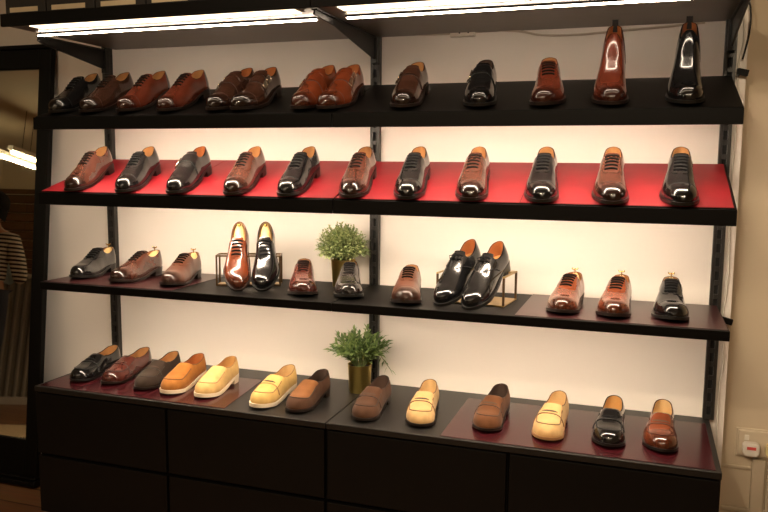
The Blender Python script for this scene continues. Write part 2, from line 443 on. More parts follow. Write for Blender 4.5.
STYLE = {}
def style_parts(style, foot):
    """list of (part name, mesh, material key) for one kind of shoe, built once and shared by its copies"""
    key = (style, foot)
    if key in STYLE: return STYLE[key]
    base = style.replace('_cap', '')
    la, st = last_for(base, foot)
    out = []
    def put(name, mb, mat, smooth=60, merge=0.0): out.append((name, mb.mesh(name, smooth, merge), mat))
    put('upper', la.shell(0, rim=-.0024), 'upper', 75, 1e-5)
    put('lining', la.shell(-.0024, upto=.74, flip=True), 'lining', 75, 1e-5)
    put('insole', la.insole(), 'insole')
    put('sole', la.sole(st - .0005, .0048 if 'white' in base else (.0050 if base == 'penny' or base == 'slip_on' else .0062)), 'sole', 45)
    put('heel', la.heel(st, .26), 'heel', 45)
    if style.endswith('_cap') or base == 'double_monk':
        put('toe_cap', la.patch(.775, .998, -1, 1, .0008, 12, 24, lambda t: (.018 * t * t, 0)), 'upper')
        put('cap_seam', la.line([(.772 + .018 * (i / 12) ** 2, i / 12 * .94) for i in range(-12, 13)], .0010, .0004), 'seam_shade')
    if base == 'oxford':
        put('tongue', tongue(la), 'upper')
        for sd in (1, -1):
            put('lace_facing', la.patch(.367, .610, sd * .045, sd * .52, .0013, 9, 7,
                lambda t: (0, -.18 * max(0, (abs(t) - .14) / .38) ** 1.3)), 'upper')
        m = MB()
        for k in range(5):
            S = .385 + .042 * k; w = .19 - .010 * k
            m.tube([la.P(S + .006 * abs(t / w), t, .0026 if abs(t) < w * .99 else .0008) for t in [w * (i / 5 - 1) for i in range(11)]], .0033, 7)
        put('laces', m, 'lace', 80)
    if base == 'derby':
        put('tongue', tongue(la), 'upper')
        for sd in (1, -1):
            put('quarter', la.patch(.367, .565, sd * .07, sd * .80, .0016, 10, 12,
                lambda t: (0, -.20 * max(0, (abs(t) - .10) / .7) ** 1.2)), 'upper')
        m = MB()
        for k in range(2):
            S = .40 + .05 * k
            m.tube([la.P(S, t, .0034) for t in [.2 * (i / 5 - 1) for i in range(11)]], .0017, 7)
        for sd in (1, -1):
            c = la.P(.42, 0, .005)
            m.tube([c, c + Vector((sd * .010, -.006, .006)), c + Vector((sd * .022, -.008, .003)), c + Vector((sd * .018, -.016, -.001)), c + Vector((sd * .004, -.006, 0))], .0015, 6)
            m.tube([c, c + Vector((sd * .008, -.014, .001)), c + Vector((sd * .014, -.026, -.005))], .0014, 6)
        put('laces', m, 'lace', 80)
        for sd in (1, -1):
            put('quarter_seam', la.line([(.565 - .20 * max(0, (t - .10) / .7) ** 1.2, sd * t) for t in [.07 + .73 * i / 12 for i in range(13)]], .0014, .0012), 'seam_shade')
    if base in ('monk', 'double_monk'):
        put('tongue', tongue(la), 'upper')
        rng = ((.40, .50),) if base == 'monk' else ((.365, .425), (.485, .545))
        sd = -foot
        for (a, b) in rng:
            put('strap', la.patch(a, b, -.78 * sd, .60 * sd, .0032, 5, 18, lambda t: (.03 * abs(t) ** 1.5, .03 * abs(t) ** 1.5), edge=.0014), 'upper')
            m = MB(); c = (a + b) / 2 + .012; r = (b - a) / 2 + .010
            tau = .47 * sd
            ring = [la.P(c + r * dx, tau + .10 * dy, .0056) for dx, dy in ((-1, -.9), (-1, 0), (-1, .9), (0, 1), (1, .9), (1, 0), (1, -.9), (0, -1))]
            m.tube(ring, .0021, 6, closed=True)
            m.tube([la.P(c, tau - .10, .0060), la.P(c, tau + .03, .0056), la.P(c, tau + .105, .0060)], .0012, 6)
            put('buckle', m, 'buckle', 80)
        put('strap_shadow', la.line([(rng[-1][1] + .004 + .03 * abs(t) ** 1.5, t) for t in [i / 10 * .76 for i in range(-10, 11)]], .0016), 'seam_shade')  # dark line drawn as the shadow under the strap's front edge
    if 'penny' in base or 'slip_on' in base:
        U = []
        for k in range(25):
            a = PI * k / 24
            if k == 0: U += [(.50, .46), (.58, .47), (.66, .47)]
            U.append((.735 + .165 * math.sin(a), .46 * math.cos(a)))
            if k == 24: U += [(.66, -.47), (.58, -.47), (.50, -.46)]
        put('apron_seam', la.line(U, .0021, .0002), 'seam_shade', 80)
        if base == 'slip_on':
            put('apron', la.patch(.44, .735, -.44, .44, .0008, 12, 16, lambda t: (0, .155 * math.sqrt(max(0, 1 - (t / .445) ** 2)))), 'apron')
        tg = la.patch(.45, .50, -.33, .33, .0012, 3, 10)
        if 'penny' in base:
            put('saddle_strap', la.patch(.555, .630, -.80, .80, .0018, 6, 24, lambda t: (.01 * t * t, .025 * t * t), edge=.0014), 'upper')
            for e0, e1 in ((.632, .025),):
                put('strap_seam', la.line([(e0 + e1 * t * t, t) for t in [i / 12 * .80 for i in range(-12, 13)]], .0021, .0008), 'seam_shade')
            m = la.patch(.574, .602, -.24, .24, .0026, 2, 10, lambda t: (.008 * (t / .2) ** 2, -.006 * (t / .2) ** 2), edge=-.001)
            put('strap_slot', m, 'slot')
        put('collar_binding', la.line([(S, TT) for S in la.st[1:la.i0 + 1]][::-1] + [(0, TT * .99)] + [(S, -TT) for S in la.st[1:la.i0 + 1]], .0017, -.0008), 'seam_shade', 80)
    if base == 'chelsea':
        for sd in (1, -1):
            put('elastic_panel', la.patch(.17, .30, sd * .40, sd * .80, .0006, 6, 10, lambda t: (.05 * max(0, abs(t) - .4), -.08 * max(0, abs(t) - .4))), 'elastic')
        m = MB(); c = la.P0(0, TT)
        w = .009
        rows = []
        for dz, dy in ((-.03, .0015), (0, .003), (.012, .003), (.017, 0), (.012, -.004), (-.004, -.006), (-.02, -.006)):
            rows.append([c + Vector((-w, dy, dz)), c + Vector((w, dy, dz))])
        m.grid(rows)
        put('pull_tab', m, 'elastic', 80)
    STYLE[key] = out
    return out

def tongue(la):
    m = MB(); rows = []
    ts = [.26 * (k / 4 - 1) for k in range(9)]
    for k in (3, 2, 1): 
        rows.append([la.P(la.s0, t * (1 - .06 * k)) + Vector((0, .0030 * k, .0016 * k)) - Vector((0, 0, .0012)) for t in ts])
    S = la.s0
    while S < .60:
        rows.append([la.P(S, t * (1 if S < .5 else .6), .0004) for t in ts]); S += .03
    m.grid(rows, flip=True)
    return m

def shoe(style, colour, M, label, cat='shoe', group=None, foot=1, lining=None, insole=None, sole=None, name=None, kmat=None):
    nm = name or {'oxford': 'oxford_shoe', 'derby': 'derby_shoe', 'monk': 'monk_strap_shoe', 'double_monk': 'double_monk_shoe',
                  'penny': 'penny_loafer', 'slip_on': 'slip_on_loafer', 'chelsea': 'chelsea_boot'}[style.replace('_cap', '').replace('_white', '')]
    root = thing(nm, label, cat, M, group)
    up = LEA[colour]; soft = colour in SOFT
    sole = sole or ('black' if colour in ('black', 'charc') else 'brown')
    solem = {'black': M_soleblk, 'brown': M_solebrn, 'white': M_solewht, 'tan': M_soletan}[sole]
    mats = {'upper': up, 'lining': lining or M_lining, 'insole': insole or M_insole, 'sole': solem,
            'heel': M_soletan if sole == 'white' else (M_soleblk if sole == 'black' else M_solebrn),
            'dark': M_lace if colour in ('black', 'charc') else M_laceb, 'lace': M_lace if colour in ('black', 'charc') else M_laceb,
            'buckle': M_buckle, 'seam': M_seam, 'seam_shade': SEAM[colour], 'slot': M_lace if colour == 'black' else M_seam, 'elastic': M_elastic, 'apron': LEA['apron']}
    if style.endswith('white'): mats['heel'] = M_solewht
    for pn, me, mk in style_parts(style, foot):
        if not me.materials: me.materials.append(mats[mk])
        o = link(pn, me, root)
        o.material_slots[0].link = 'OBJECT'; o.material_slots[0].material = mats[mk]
        if mk in ('sole', 'heel') and sole == 'white': o['label'] = 'cream rubber ' + pn
        if pn == 'pull_tab': o['label'] = 'black fabric pull tab'
        if pn == 'apron': o['label'] = 'lighter brown suede apron'
        if pn == 'buckle': o['label'] = 'polished metal buckle'
    return root

def shoe_tree(M, label, hook=True, foot=1):
    root = thing('shoe_tree', label, 'shoe tree', M, 'wooden shoe trees in the shoes')
    la, st = last_for('oxford', foot)
    m = MB(); rows = []
    # heel block filling the back of the shoe
    S_ = [.022, .035, .055, .085, .12, .16, .20, .24]
    for S in S_:
        z = la.z0(S) + .006; w = abs(la.P0(S, TT).x) - .004; top = la.P0(S, TT).z - .003 + .006 * math.sin(PI * min(1, S / .24))
        if w < .003: w = .003
        yy = la.P0(max(S, .03), .5).y - (.004 if S < .03 else 0)
        ring = []
        for k in range(13):
            a = PI * k / 12
            ring.append(Vector((w * math.cos(a), yy, z + (top - z) * (math.sin(a) ** .5))))
        rows.append(ring)
    m.grid(rows)
    for rr, fl in ((rows[0], True), (rows[-1], False)):
        m.add(rr, [tuple(range(13)) if fl else tuple(range(12, -1, -1))])
    m.build('heel_block', M_wood, root, 50)
    zt = la.P0(.10, TT).z
    m = MB(); y = la.L * .40
    m.tube([(0, y, zt - .01), (0, y, zt + (.017 if hook else .008))], .0022, 8)
    if hook:
        m.tube([(-.010, y, zt + .019), (-.006, y, zt + .0145), (0, y, zt + .016), (.006, y, zt + .0145), (.010, y, zt + .019)], .0023, 8)
    else:
        m.lathe([(.004, 0), (.0075, .002), (.008, .006), (.005, .009), (.001, .010)], 12, (0, y, zt + .004))
    m.build('pull_hook' if hook else 'knob', M_brass, root, 60)
    m = MB(); m.tube([(0, la.L * .5 - .075, .062), (0, 0.0, .055)], .004, 8)
    m.build('rod', M_brass, root, 60)
    return root

# ------------------------------------------------------------------ room
ZC = .5496                       # cabinet top
DC = .4687
YB = -.03                        # face of the uprights
def structure(name, mb, mat, **k):
    o = mb.build(name, mat, **k); o['kind'] = 'structure'; return o

X0, X1, Y0, Y1, H = -7.0, 3.0, -5.2, .05, 2.62
m = MB(); m.box(X0, X1, Y0, Y1, -.06, 0); structure('floor', m, M_floor)
m = MB(); m.box(X0, X1, Y0, Y1, H, H + .05); structure('ceiling', m, M_ceil)
m = MB(); m.box(X0 - .1, X1 + .1, Y1, Y1 + .1, 0, H); structure('wall_back', m, M_wall)
m = MB(); m.box(X0 - .1, X0, Y0, Y1, 0, H); structure('wall_left', m, M_wall)
m = MB(); m.box(X1, X1 + .1, Y0, Y1, 0, H); structure('wall_right', m, M_wall)
m = MB(); m.box(X0 - .1, X1 + .1, Y0 - .1, Y0, 0, H); structure('wall_front', m, M_wall)
m = MB()
for k in range(17): m.box(X0, -2.5, Y0, Y0 + .02, .10 + .118 * k, .10 + .118 * k + .110)
m.box(X0, -2.5, Y0, Y0 + .03, 2.11, 2.17)
structure('trim_1', m, M_slat)
m = MB()
for k in range(17): m.box(X0, X0 + .02, Y0, -1.0, .10 + .118 * k, .10 + .118 * k + .110)
structure('trim_2', m, M_slat2)
# panel behind the shelves
m = MB(); m.box(-1.9, 1.252, 0, Y1, .02, 2.45); structure('wall_panel', m, M_panel, bevel=.002)
# skirting and ledge on the wall to the right of the display
m = MB(); m.box(1.262, X1, .035, Y1, 0, .075); m.box(1.262, X1, .028, Y1, .075, .090); m.box(1.262, X1, .038, Y1, .215, .23); structure('baseboard_right', m, M_trim, bevel=.003)
m = MB(); m.box(1.258, 1.350, .044, Y1, .366, .378); structure('trim_3', m, M_trim, bevel=.002)
m = MB(); m.box(1.352, 1.392, .030, Y1, .09, .410); m.box(1.400, 1.425, .034, Y1, .09, .410); structure('trim_4', m, M_trim, bevel=.003)

# ------------------------------------------------------------------ uprights
W = 1.2
for x, lab in ((-W, 'black slotted steel upright nearest the standing mirror'), (0, 'black slotted steel upright in the middle of the display'), (W, 'black slotted steel upright at the right end of the display')):
    t = thing('slotted_upright', lab, 'shelf upright', T(x - .004 * (x < .5), 0, 0), 'slotted shelf uprights')
    m = MB(); w = .017
    m.box(-w, w, -.012, 0, ZC + .001, 2.25)
    m.build('channel', M_gap, t)
    m = MB()
    m.box(-w - .001, -.007, -.024, -.0, ZC + .001, 2.25); m.box(.007, w + .001, -.024, -.0, ZC + .001, 2.25)
    z = ZC + .001
    while z < 2.22:
        m.box(-.007, .007, -.024, -.020, z, z + .016); z += .046
    m.build('slotted_face', M_upright, t, bevel=.001)

# ------------------------------------------------------------------ shelves
def shelf_frame(y, z, tilt): return T(0, y, z) @ RX(tilt)
T1, T2 = .3041, .3013
D1, D2, D3 = .4358, .4273, .4217
F1 = shelf_frame(YB - D1 * math.cos(T1), 1.5599, T1)
F2 = shelf_frame(YB - D2 * math.cos(T2), 1.2821, T2)
Z3 = .9430
F3 = shelf_frame(YB - D3, Z3, 0)
F4 = shelf_frame(YB - DC, ZC, 0)

def make_shelf(F, D, th, tilt, side, label, name):
    root = thing(name, label, 'shelf', F)
    x0, x1 = (-W, -.0012) if side == 'l' else (.0012, W)
    if side == 'r': x1 += .006
    m = MB(); m.box(x0, x1, .012, D - .004, -.020, 0)
    m.build('board', M_black, root, bevel=.001)
    m = MB(); m.box(x0 + .003, x1 - .003, .04, D - .01, -.0225, -.0201)  # unseen pale panel added to brighten reflections in the shoes below
    m.build('underside_reflector', M_under, root)['label'] = 'grey reflector panel added under the shelf'
    m = MB(); m.box(x0, x1, 0, .014, -th, .0008, RX(-tilt))
    m.build('front_lip', M_black, root, bevel=.0015)
    for xx in (x0 + .012, x1 - .012):
        m = MB()
        m.prism([(.06, -.0205), (D - .006, -.0205), (D - .006, -.075), (D - .03, -.075), (.06, -.030)], 'x', xx - .002, xx + .002)
        m.build('bracket', M_metal, root)
    return root
make_shelf(F1, D1, .044, T1, 'l', 'black sloping shelf carrying the two double monk pairs, topmost left shoe shelf', 'display_shelf')
make_shelf(F1, D1, .044, T1, 'r', 'black sloping shelf carrying the two chelsea boots', 'display_shelf')
make_shelf(F2, D2, .0445, T2, 'l', 'black sloping shelf under the red mats, left of the middle upright', 'display_shelf')
make_shelf(F2, D2, .0445, T2, 'r', 'black sloping shelf under the red mats, right of the middle upright', 'display_shelf')
make_shelf(F3, D3, .028, 0, 'l', 'flat black shelf holding the bronze wire stand and the upper plant', 'display_shelf')
make_shelf(F3, D3, .028, 0, 'r', 'flat black shelf holding the brass riser and two black derbies', 'display_shelf')

# leather mats
def mat_piece(F, x0, x1, y0, y1, mat, label, group, th=.0022, skew=(0, 0)):
    m = MB(); m.prism([(x0, y0), (x1, y0), (x1 + skew[1], y1), (x0 + skew[0], y1)], 'z', .0006, th)
    o = m.build('leather_mat', mat, bevel=.0006); o.matrix_world = F
    return tag(o, label, 'mat', group)
g2 = 'red leather mats on the second shelf'
mat_piece(F2, -W + .004, -.634, .0145, D2 - .006, M_red, 'red leather mat under the three leftmost shoes of the second row', g2)
mat_piece(F2, -.632, -.003, .0145, D2 - .006, M_red, 'red leather mat just left of the middle upright, second row', g2)
mat_piece(F2, .003, .604, .0145, D2 - .006, M_red, 'red leather mat just right of the middle upright, second row', g2)
mat_piece(F2, .606, W - .002, .0145, D2 - .006, M_red, 'red leather mat at the right end of the second shelf', g2)
g3 = 'dark burgundy mats on the third shelf'
mat_piece(F3, -W + .004, -.625, .0145, D3 - .006, M_burg_dull, 'dark burgundy mat at the left end of the third shelf', g3)
mat_piece(F3, .602, W + .003, .0145, D3 - .006, M_burg_dull, 'dark burgundy mat at the right end of the third shelf', g3)
g4 = 'polished burgundy mats on the cabinet top'
mat_piece(F4, -W + .012, -.388, .012, .37, M_burg, 'polished burgundy mat at the left end of the cabinet top', g4, skew=(0, -.04))
mat_piece(F4, .386, W - .012, .012, .425, M_burg, 'polished burgundy mat at the right end of the cabinet top', g4)

# ------------------------------------------------------------------ cabinets
yf = YB - DC
for side, (xa, xb, xm) in {'left': (-W - .004, -.002, -.618), 'right': (.002, W + .004, .604)}.items():
    m = MB(); m.box(xa, xb, yf, -.002, ZC - .020, ZC)
    tag(m.build('cabinet_top', M_blacktop, bevel=.0015), 'black worktop with ' + ('the white-soled loafers' if side == 'left' else 'the lower plant') + ', ' + side + ' half of the low cabinets', 'worktop')
    for a, b, nm in ((xa, xm - .001, 'outer' if side == 'left' else 'inner'), (xm + .001, xb, 'inner' if side == 'left' else 'outer')):
        where = {('left', 'outer'): 'leftmost low black drawer cabinet, next to the standing mirror', ('left', 'inner'): 'low black drawer cabinet just left of the central seam, below the cream white-soled loafers',
                 ('right', 'inner'): 'low black drawer cabinet just right of the central seam, below the lower plant', ('right', 'outer'): 'rightmost low black drawer cabinet, next to the wall socket'}[(side, nm)]
        t = thing('drawer_cabinet', where, 'cabinet', T((a + b) / 2, yf, 0), 'low black drawer cabinets')
        hw = (b - a) / 2
        m = MB(); m.box(-hw, hw, .022, -yf - .002, .05, ZC - .0205); m.box(-hw, hw, .06, .08, 0, .05)
        m.build('carcass', M_drawer, t)
        for z0_, z1_ in ((.288, ZC - .026), (.052, .276)):
            m = MB(); m.box(-hw + .004, hw - .004, 0, .021, z0_, z1_); m.build('drawer', M_drawer, t, bevel=.0015)

# ------------------------------------------------------------------ top shelf with lights
ZT = 1.865
for side, (xa, xb) in {'left': (-W + .033, -.001), 'right': (.001, W + .006)}.items():
    t = thing('canopy_shelf', 'deep black top shelf with light strips beneath, ' + ('left bay, stacked with shoe boxes' if side == 'left' else 'right bay above the chelsea boots'), 'shelf', T(0, 0, ZT))
    m = MB(); m.box(xa, xb, -.598, -.001, 0, .022); m.build('board', plain('grey brown underside', (.15, .125, .105), .35, noise=.1) if side == 'left' else bpy.data.materials['grey brown underside'], t)
    m = MB(); m.box(xa, xb, -.61, -.5985, -.006, .036); m.build('front_lip', M_black, t, bevel=.001)
def bracket(x, label, tip=-.58):
    m = MB()
    m.prism([(-.031, -.006), (tip, -.008), (tip - .005, -.022), (max(-.42, tip + .01), -.030), (-.05, -.085), (-.031, -.10)], 'x', x - .003, x + .003)
    m.box(x - .012, x + .012, -.05, -.031, -.10, -.006); m.box(x - .010, x + .010, tip, -.05, -.008, -.004)
    o = m.build('shelf_bracket', M_metal, bevel=.001); o.matrix_world = T(0, 0, ZT)
    tag(o, label, 'bracket', 'triangular brackets under the top shelf')
bracket(-W + .008, 'triangular black bracket under the left end of the top shelf', -.41)
bracket(0, 'triangular black bracket under the middle of the top shelf')
bracket(W, 'triangular black bracket under the right end of the top shelf')
for side, (xa, xb) in {'left': (-1.178, -.06), 'right': (.042, 1.165)}.items():
    t = thing('strip_lamp', 'thin bright white light tube under the top shelf, ' + side + ' bay', 'light', T(0, 0, ZT), 'light strips under the top shelf')
    m = MB(); m.box(xa, xb, -.434, -.414, -.005, 0); m.build('housing', M_metal, t)
    m = MB(); m.box(xa, xb, -.428, -.420, -.0095, -.005); m.build('diffuser', M_led, t, bevel=.003)
    t = thing('strip_lamp', 'broad warm light strip behind the top shelf front, ' + side + ' bay', 'light', T(0, 0, ZT), 'light strips under the top shelf')
    m = MB(); m.box(xa + (.11 if side == 'left' else .03), xb, -.590, -.520, -.004, 0); m.build('housing', M_white, t)
    m = MB(); m.box(xa + (.114 if side == 'left' else .034), xb - .004, -.587, -.530, -.006, -.004); m.build('diffuser', M_band, t)

# led bars hidden behind the front lips of the shoe shelves
def lip_light(F, x0, x1, tilt, th, label):
    t = thing('shelf_light_bar', label, 'light', F @ RX(-tilt), 'light bars under the shoe shelves')
    m = MB(); m.box(x0, x1, .0165, .0485, -th + .021, -th + .0215); m.build('housing', M_metal, t)
    m = MB(); m.box(x0, x1, .0205, .0480, -th + .010, -th + .021); m.build('diffuser', M_hid, t)
for k, (F, ti, th) in enumerate(((F1, T1, .044), (F2, T2, .0445), (F3, 0, .028))):
    if k == 2: th = .034
    nm = ('topmost', 'red-lined', 'flat')[k]
    lip_light(F, -1.10, -.06, ti, th, 'warm light bar under the ' + nm + ' shoe shelf, left bay')
    lip_light(F, .06, 1.14, ti, th, 'warm light bar under the ' + nm + ' shoe shelf, right bay')

# shoe boxes on the top shelf
bx = [-1.160, -.985, -.784, -.586, -.392, -.20]
blab = ['leftmost black shoe box on the top shelf', 'second black shoe box from the left on the top shelf', 'third black shoe box from the left on the top shelf',
        'fourth black shoe box from the left on the top shelf', 'black shoe box beside the last one on the top shelf', 'last black shoe box, nearest the middle of the top shelf']
for k in range(6):
    x0 = bx[k]; x1 = bx[k + 1] if k < 5 else -.02
    t = thing('shoe_box', blab[k] , 'box', T((x0 + x1) / 2, -.592, ZT + .0222), 'black shoe boxes on the top shelf')
    w = (x1 - x0) / 2 - .002
    m = MB(); m.box(-w, w, 0, .31, 0, .105); m.build('box_body', M_card, t, bevel=.0015)
    m = MB(); m.box(-w - .001, w + .001, -.002, .312, .082, .116); m.build('lid', M_card, t, bevel=.0015)
    m = MB(); m.box(-w * .78, w * .62, -.0012, .0003, .020, .036); m.build('paper_label', M_label, t)

# cables and small fittings
m = MB(); pts = []
def cable(name, pts, r, label, mat):
    n = []
    for i in range(len(pts) - 1):
        for k in range(6):
            t = k / 6; a = Vector(pts[max(0, i - 1)]); b = Vector(pts[i]); c = Vector(pts[i + 1]); d = Vector(pts[min(len(pts) - 1, i + 2)])
            n.append(.5 * ((2 * b) + (c - a) * t + (2 * a - 5 * b + 4 * c - d) * t * t + (3 * b - a - 3 * c + d) * t**3))
    n.append(Vector(pts[-1])); m = MB(); m.tube(n, r, 7)
    return tag(m.build(name, mat, smooth=80), label, 'cable')
cable('power_cable', [(.36, -.010, 1.866), (.41, -.010, 1.870), (.52, -.010, 1.862), (.60, -.006, 1.846), (.72, -.006, 1.842), (.85, -.006, 1.848), (1.0, -.006, 1.855), (1.12, -.008, 1.862)], .0040, 'pale cable sagging along the wall behind the chelsea boots', M_cable)
cable('power_cable', [(.10, -.008, 1.872), (.18, -.006, 1.866), (.24, -.012, 1.864), (.28, -.012, 1.864)], .0035, 'short pale cable running left from the small white connector box', M_cable)
cable('power_cable', [(1.232, -.004, 1.90), (1.238, -.006, 1.80), (1.226, -.006, 1.72), (1.232, -.006, 1.60), (1.228, -.005, 1.3), (1.236, -.006, 1.05), (1.228, -.006, .90), (1.238, -.006, .75), (1.230, -.006, .66), (1.234, -.006, .40)], .0032, 'white cable hanging down the panel edge beside the right upright', M_white)
cable('power_cable', [(1.222, -.03, 1.96), (1.248, -.03, 1.90), (1.250, -.028, 1.82), (1.236, -.02, 1.74)], .0030, 'thin black cable looping from the top shelf right end', M_metal)
t = thing('connector_box', 'small white connector box on the wall under the top shelf', 'connector', T(.322, -.011, 1.864))
m = MB(); m.box(-.045, .045, -.010, .010, -.013, .013); m.build('casing', M_white, t, bevel=.003)
m = MB()
for x in (-.01, .022): m.lathe([(.003, 0), (.0025, .001)], 10, (0, 0, 0)); m.v = [(v[0] + x, -.0105 - v[2], v[1]) if i >= len(m.v) - 20 else v for i, v in enumerate(m.v)]
m.build('screw', M_gap, t)
for z, lab in ((1.700, 'black cable clip on the right upright, level with the topmost shelf'), (.893, 'black cable clip on the right upright, just above the third shelf')):
    t = thing('cable_clip', lab, 'cable clip', T(W + .026, -.018, z), 'black cable clips on the right upright')
    m = MB(); m.box(-.004, .030, -.012, .006, -.007, .013, RX(0) @ Matrix.Rotation(R(14), 4, 'Y')); m.build('strap', M_black, t, bevel=.002)
    m = MB(); m.box(-.004, .004, -.010, .010, -.012, .012); m.build('clamp', M_metal, t, bevel=.001)

# wall socket
t = thing('wall_socket', 'pale double wall socket low on the wall right of the cabinets', 'socket', T(1.385, .0495, .463))
m = MB(); m.box(-.082, .082, -.012, 0, -.045, .045); m.build('face_plate', M_trim, t, bevel=.004)
m = MB(); m.box(-.088, .088, -.006, 0, -.051, .051); m.build('back_box', M_trim, t, bevel=.003)
m = MB()
for x in (-.055, .055):
    m = MB(); m.box(x - .007, x + .007, -.016, -.012, .012, .030); m.build('switch', M_white, t, bevel=.001)
t = thing('plug', 'white plug with a red mark in the wall socket', 'plug', T(1.343, .0370, .448))
m = MB(); m.prism([(-.018, -.022), (.018, -.022), (.026, -.010), (.026, .018), (.018, .024), (-.018, .024), (-.026, .018), (-.026, -.010)], 'y', -.030, 0)
m.build('plug_body', M_white, t, bevel=.004)
m = MB(); m.box(-.014, .014, -.0312, -.0300, .003, .013); m.build('printed_mark', M_redmark, t)
t = thing('plug', 'yellowed plug at the right edge of the wall socket', 'plug', T(1.413, .0370, .448))
m = MB(); m.prism([(-.018, -.022), (.018, -.022), (.024, -.010), (.024, .018), (.018, .024), (-.018, .024), (-.024, .018), (-.024, -.010)], 'y', -.030, 0)
m.build('plug_body', M_yellow, t, bevel=.004)

# ------------------------------------------------------------------ shoes
def put(F, toe_x, toe_d, yaw, L=.292, h=.0008):
    a = R(yaw)
    return F @ T(toe_x - math.sin(a) * L / 2, toe_d + math.cos(a) * L / 2, h) @ RZ(a)
PAIRD, PAIRC = 'dark brown double monk pair on the topmost shelf', 'cognac double monk pair on the topmost shelf'
OX, MK, PL = 'lace-up oxfords on display', 'monk strap shoes on display', 'loafers on the cabinet top'
# topmost shelf
r1 = [
 ('oxford_cap', 'black', -1.130, .022, -1, 'black lace-up oxford at the left end of the topmost shoe shelf', OX, {}),
 ('oxford_cap', 'dbrown', -.993, .022, -4, 'dark brown oxford second from the left on the topmost shelf', OX, {}),
 ('oxford_cap', 'red', -.831, .024, -4, 'red-brown oxford third from the left on the topmost shelf', OX, {}),
 ('oxford', 'red', -.657, .018, -4, 'red-brown oxford just left of the dark brown double monk pair', OX, {}),
 ('double_monk', 'dbrown', -.460, .022, -5, 'left shoe of the dark brown double monk pair, topmost shelf', PAIRD, {'lining': M_lin_or}),
 ('double_monk', 'dbrown', -.353, .020, -3, 'right shoe of the dark brown double monk pair, topmost shelf', PAIRD, {'lining': M_lin_or, 'foot': -1}),
 ('double_monk', 'cognac', -.135, .018, -5, 'left shoe of the cognac double monk pair beside the middle upright', PAIRC, {'lining': M_lin_or}),
 ('double_monk', 'cognac', -.030, .014, -3, 'right shoe of the cognac double monk pair beside the middle upright', PAIRC, {'lining': M_lin_or, 'foot': -1}),
 ('monk', 'dbrown', .224, .017, 2, 'dark brown single monk strap shoe, topmost shelf', MK, {'foot': 1}),
 ('monk', 'black', .471, .012, 5, 'glossy black single monk strap shoe on the topmost shelf', MK, {'lining': M_lindark}),
 ('oxford', 'red', .672, .008, 4, 'red-brown oxford just left of the chelsea boots', OX, {'foot': -1}),
]
for st, c, x, d, yw, lab, g, kw in r1:
    shoe(st, c, put(F1, x, max(.014, d), yw), lab, group=g, **kw)
shoe('chelsea', 'red', put(F1, .856, .016, 1, .295), 'tall red-brown chelsea boot with black pull tab', 'boot', 'chelsea boots', lining=M_lin_or)
shoe('chelsea', 'black', put(F1, 1.060, .014, -1, .295), 'tall black chelsea boot at the right end of the topmost shelf', 'boot', 'chelsea boots', lining=M_lin_or)
# red shelf
r2 = [
 ('oxford', 'brown', -1.059, 5, 'brown oxford at the left end of the red-lined shelf', OX),
 ('oxford_cap', 'black', -.832, 7, 'black oxford second from the left on the red-lined shelf', OX),
 ('monk', 'black', -.619, 4, 'black single monk strap shoe on the red-lined shelf', MK),
 ('oxford_cap', 'brown', -.388, 4, 'brown oxford between the black monk and a black oxford, red-lined shelf', OX),
 ('oxford_cap', 'black', -.185, 1, 'black oxford left of the middle seam on the red-lined shelf', OX),
 ('oxford_cap', 'brown', .056, 5, 'brown cap-toe oxford in front of the middle upright, red-lined shelf', OX),
 ('oxford_cap', 'black', .246, 4, 'black cap-toe oxford just right of the middle upright, red-lined shelf', OX),
 ('oxford_cap', 'brown', .451, 4, 'brown cap-toe oxford between two black ones, right half of red-lined shelf', OX),
 ('oxford_cap', 'black', .667, 3, 'black cap-toe oxford third from the right on the red-lined shelf', OX),
 ('oxford_cap', 'brown', .868, 2, 'brown cap-toe oxford second from the right on the red-lined shelf', OX),
 ('oxford_cap', 'black', 1.057, 0, 'black cap-toe oxford at the right end of the red-lined shelf', OX),
]
for st, c, x, yw, lab, g in r2:
    shoe(st, c, put(F2, x + (.012 if x < 0 else .003), -.012, yw, h=.0024), lab, group=g, lining=M_lining if c == 'brown' else M_lin_or if st == 'monk' else M_lining)
# third shelf
r3 = [
 ('oxford', 'black', -1.119, .070, 9, .0028, 'black oxford with a shoe tree at the left end of the third shelf', True),
 ('oxford', 'brown', -.922, .046, -1, .0028, 'brown oxford with a shoe tree second from the left, third shelf', True),
 ('oxford', 'grain', -.690, .048, 10, .0028, 'brown oxford with a shoe tree just left of the wire stand', True),
 ('oxford_cap', 'burg', -.127, .057, 24, .0008, 'dark red-brown oxford between wire stand and upper plant', False),
 ('oxford_cap', 'charc', .036, .067, 20, .0008, 'charcoal oxford in front of the upper plant', False),
 ('oxford_cap', 'grain', .244, .030, 12, .0008, 'brown oxford between the upper plant and the brass riser', False),
 ('oxford', 'chest', .730, .044, -5, .0028, 'chestnut oxford with a shoe tree just right of the brass riser', True),
 ('oxford', 'chest', .884, .039, -4, .0028, 'chestnut oxford with a shoe tree second from the right, third shelf', True),
 ('oxford_cap', 'black', 1.055, .051, 0, .0028, 'black oxford with a shoe tree at the right end of the third shelf', True),
]
tl = {-1.119: 'wooden shoe tree in the black oxford at the left end, third shelf', -.922: 'wooden shoe tree in the second oxford from the left, third shelf',
      -.690: 'wooden shoe tree in the brown oxford left of the wire stand', .730: 'wooden shoe tree in the chestnut oxford next to the brass riser',
      .884: 'wooden shoe tree in the chestnut oxford second from the right, third shelf', 1.055: 'wooden shoe tree in the black oxford at the right end, third shelf'}
for st, c, x, d, yw, h, lab, tr in r3:
    Mx = put(F3, x + (.016 if x < -.5 else 0), d, yw, h=h); shoe(st, c, Mx, lab, group=OX)
    if tr: shoe_tree(Mx, tl[x])
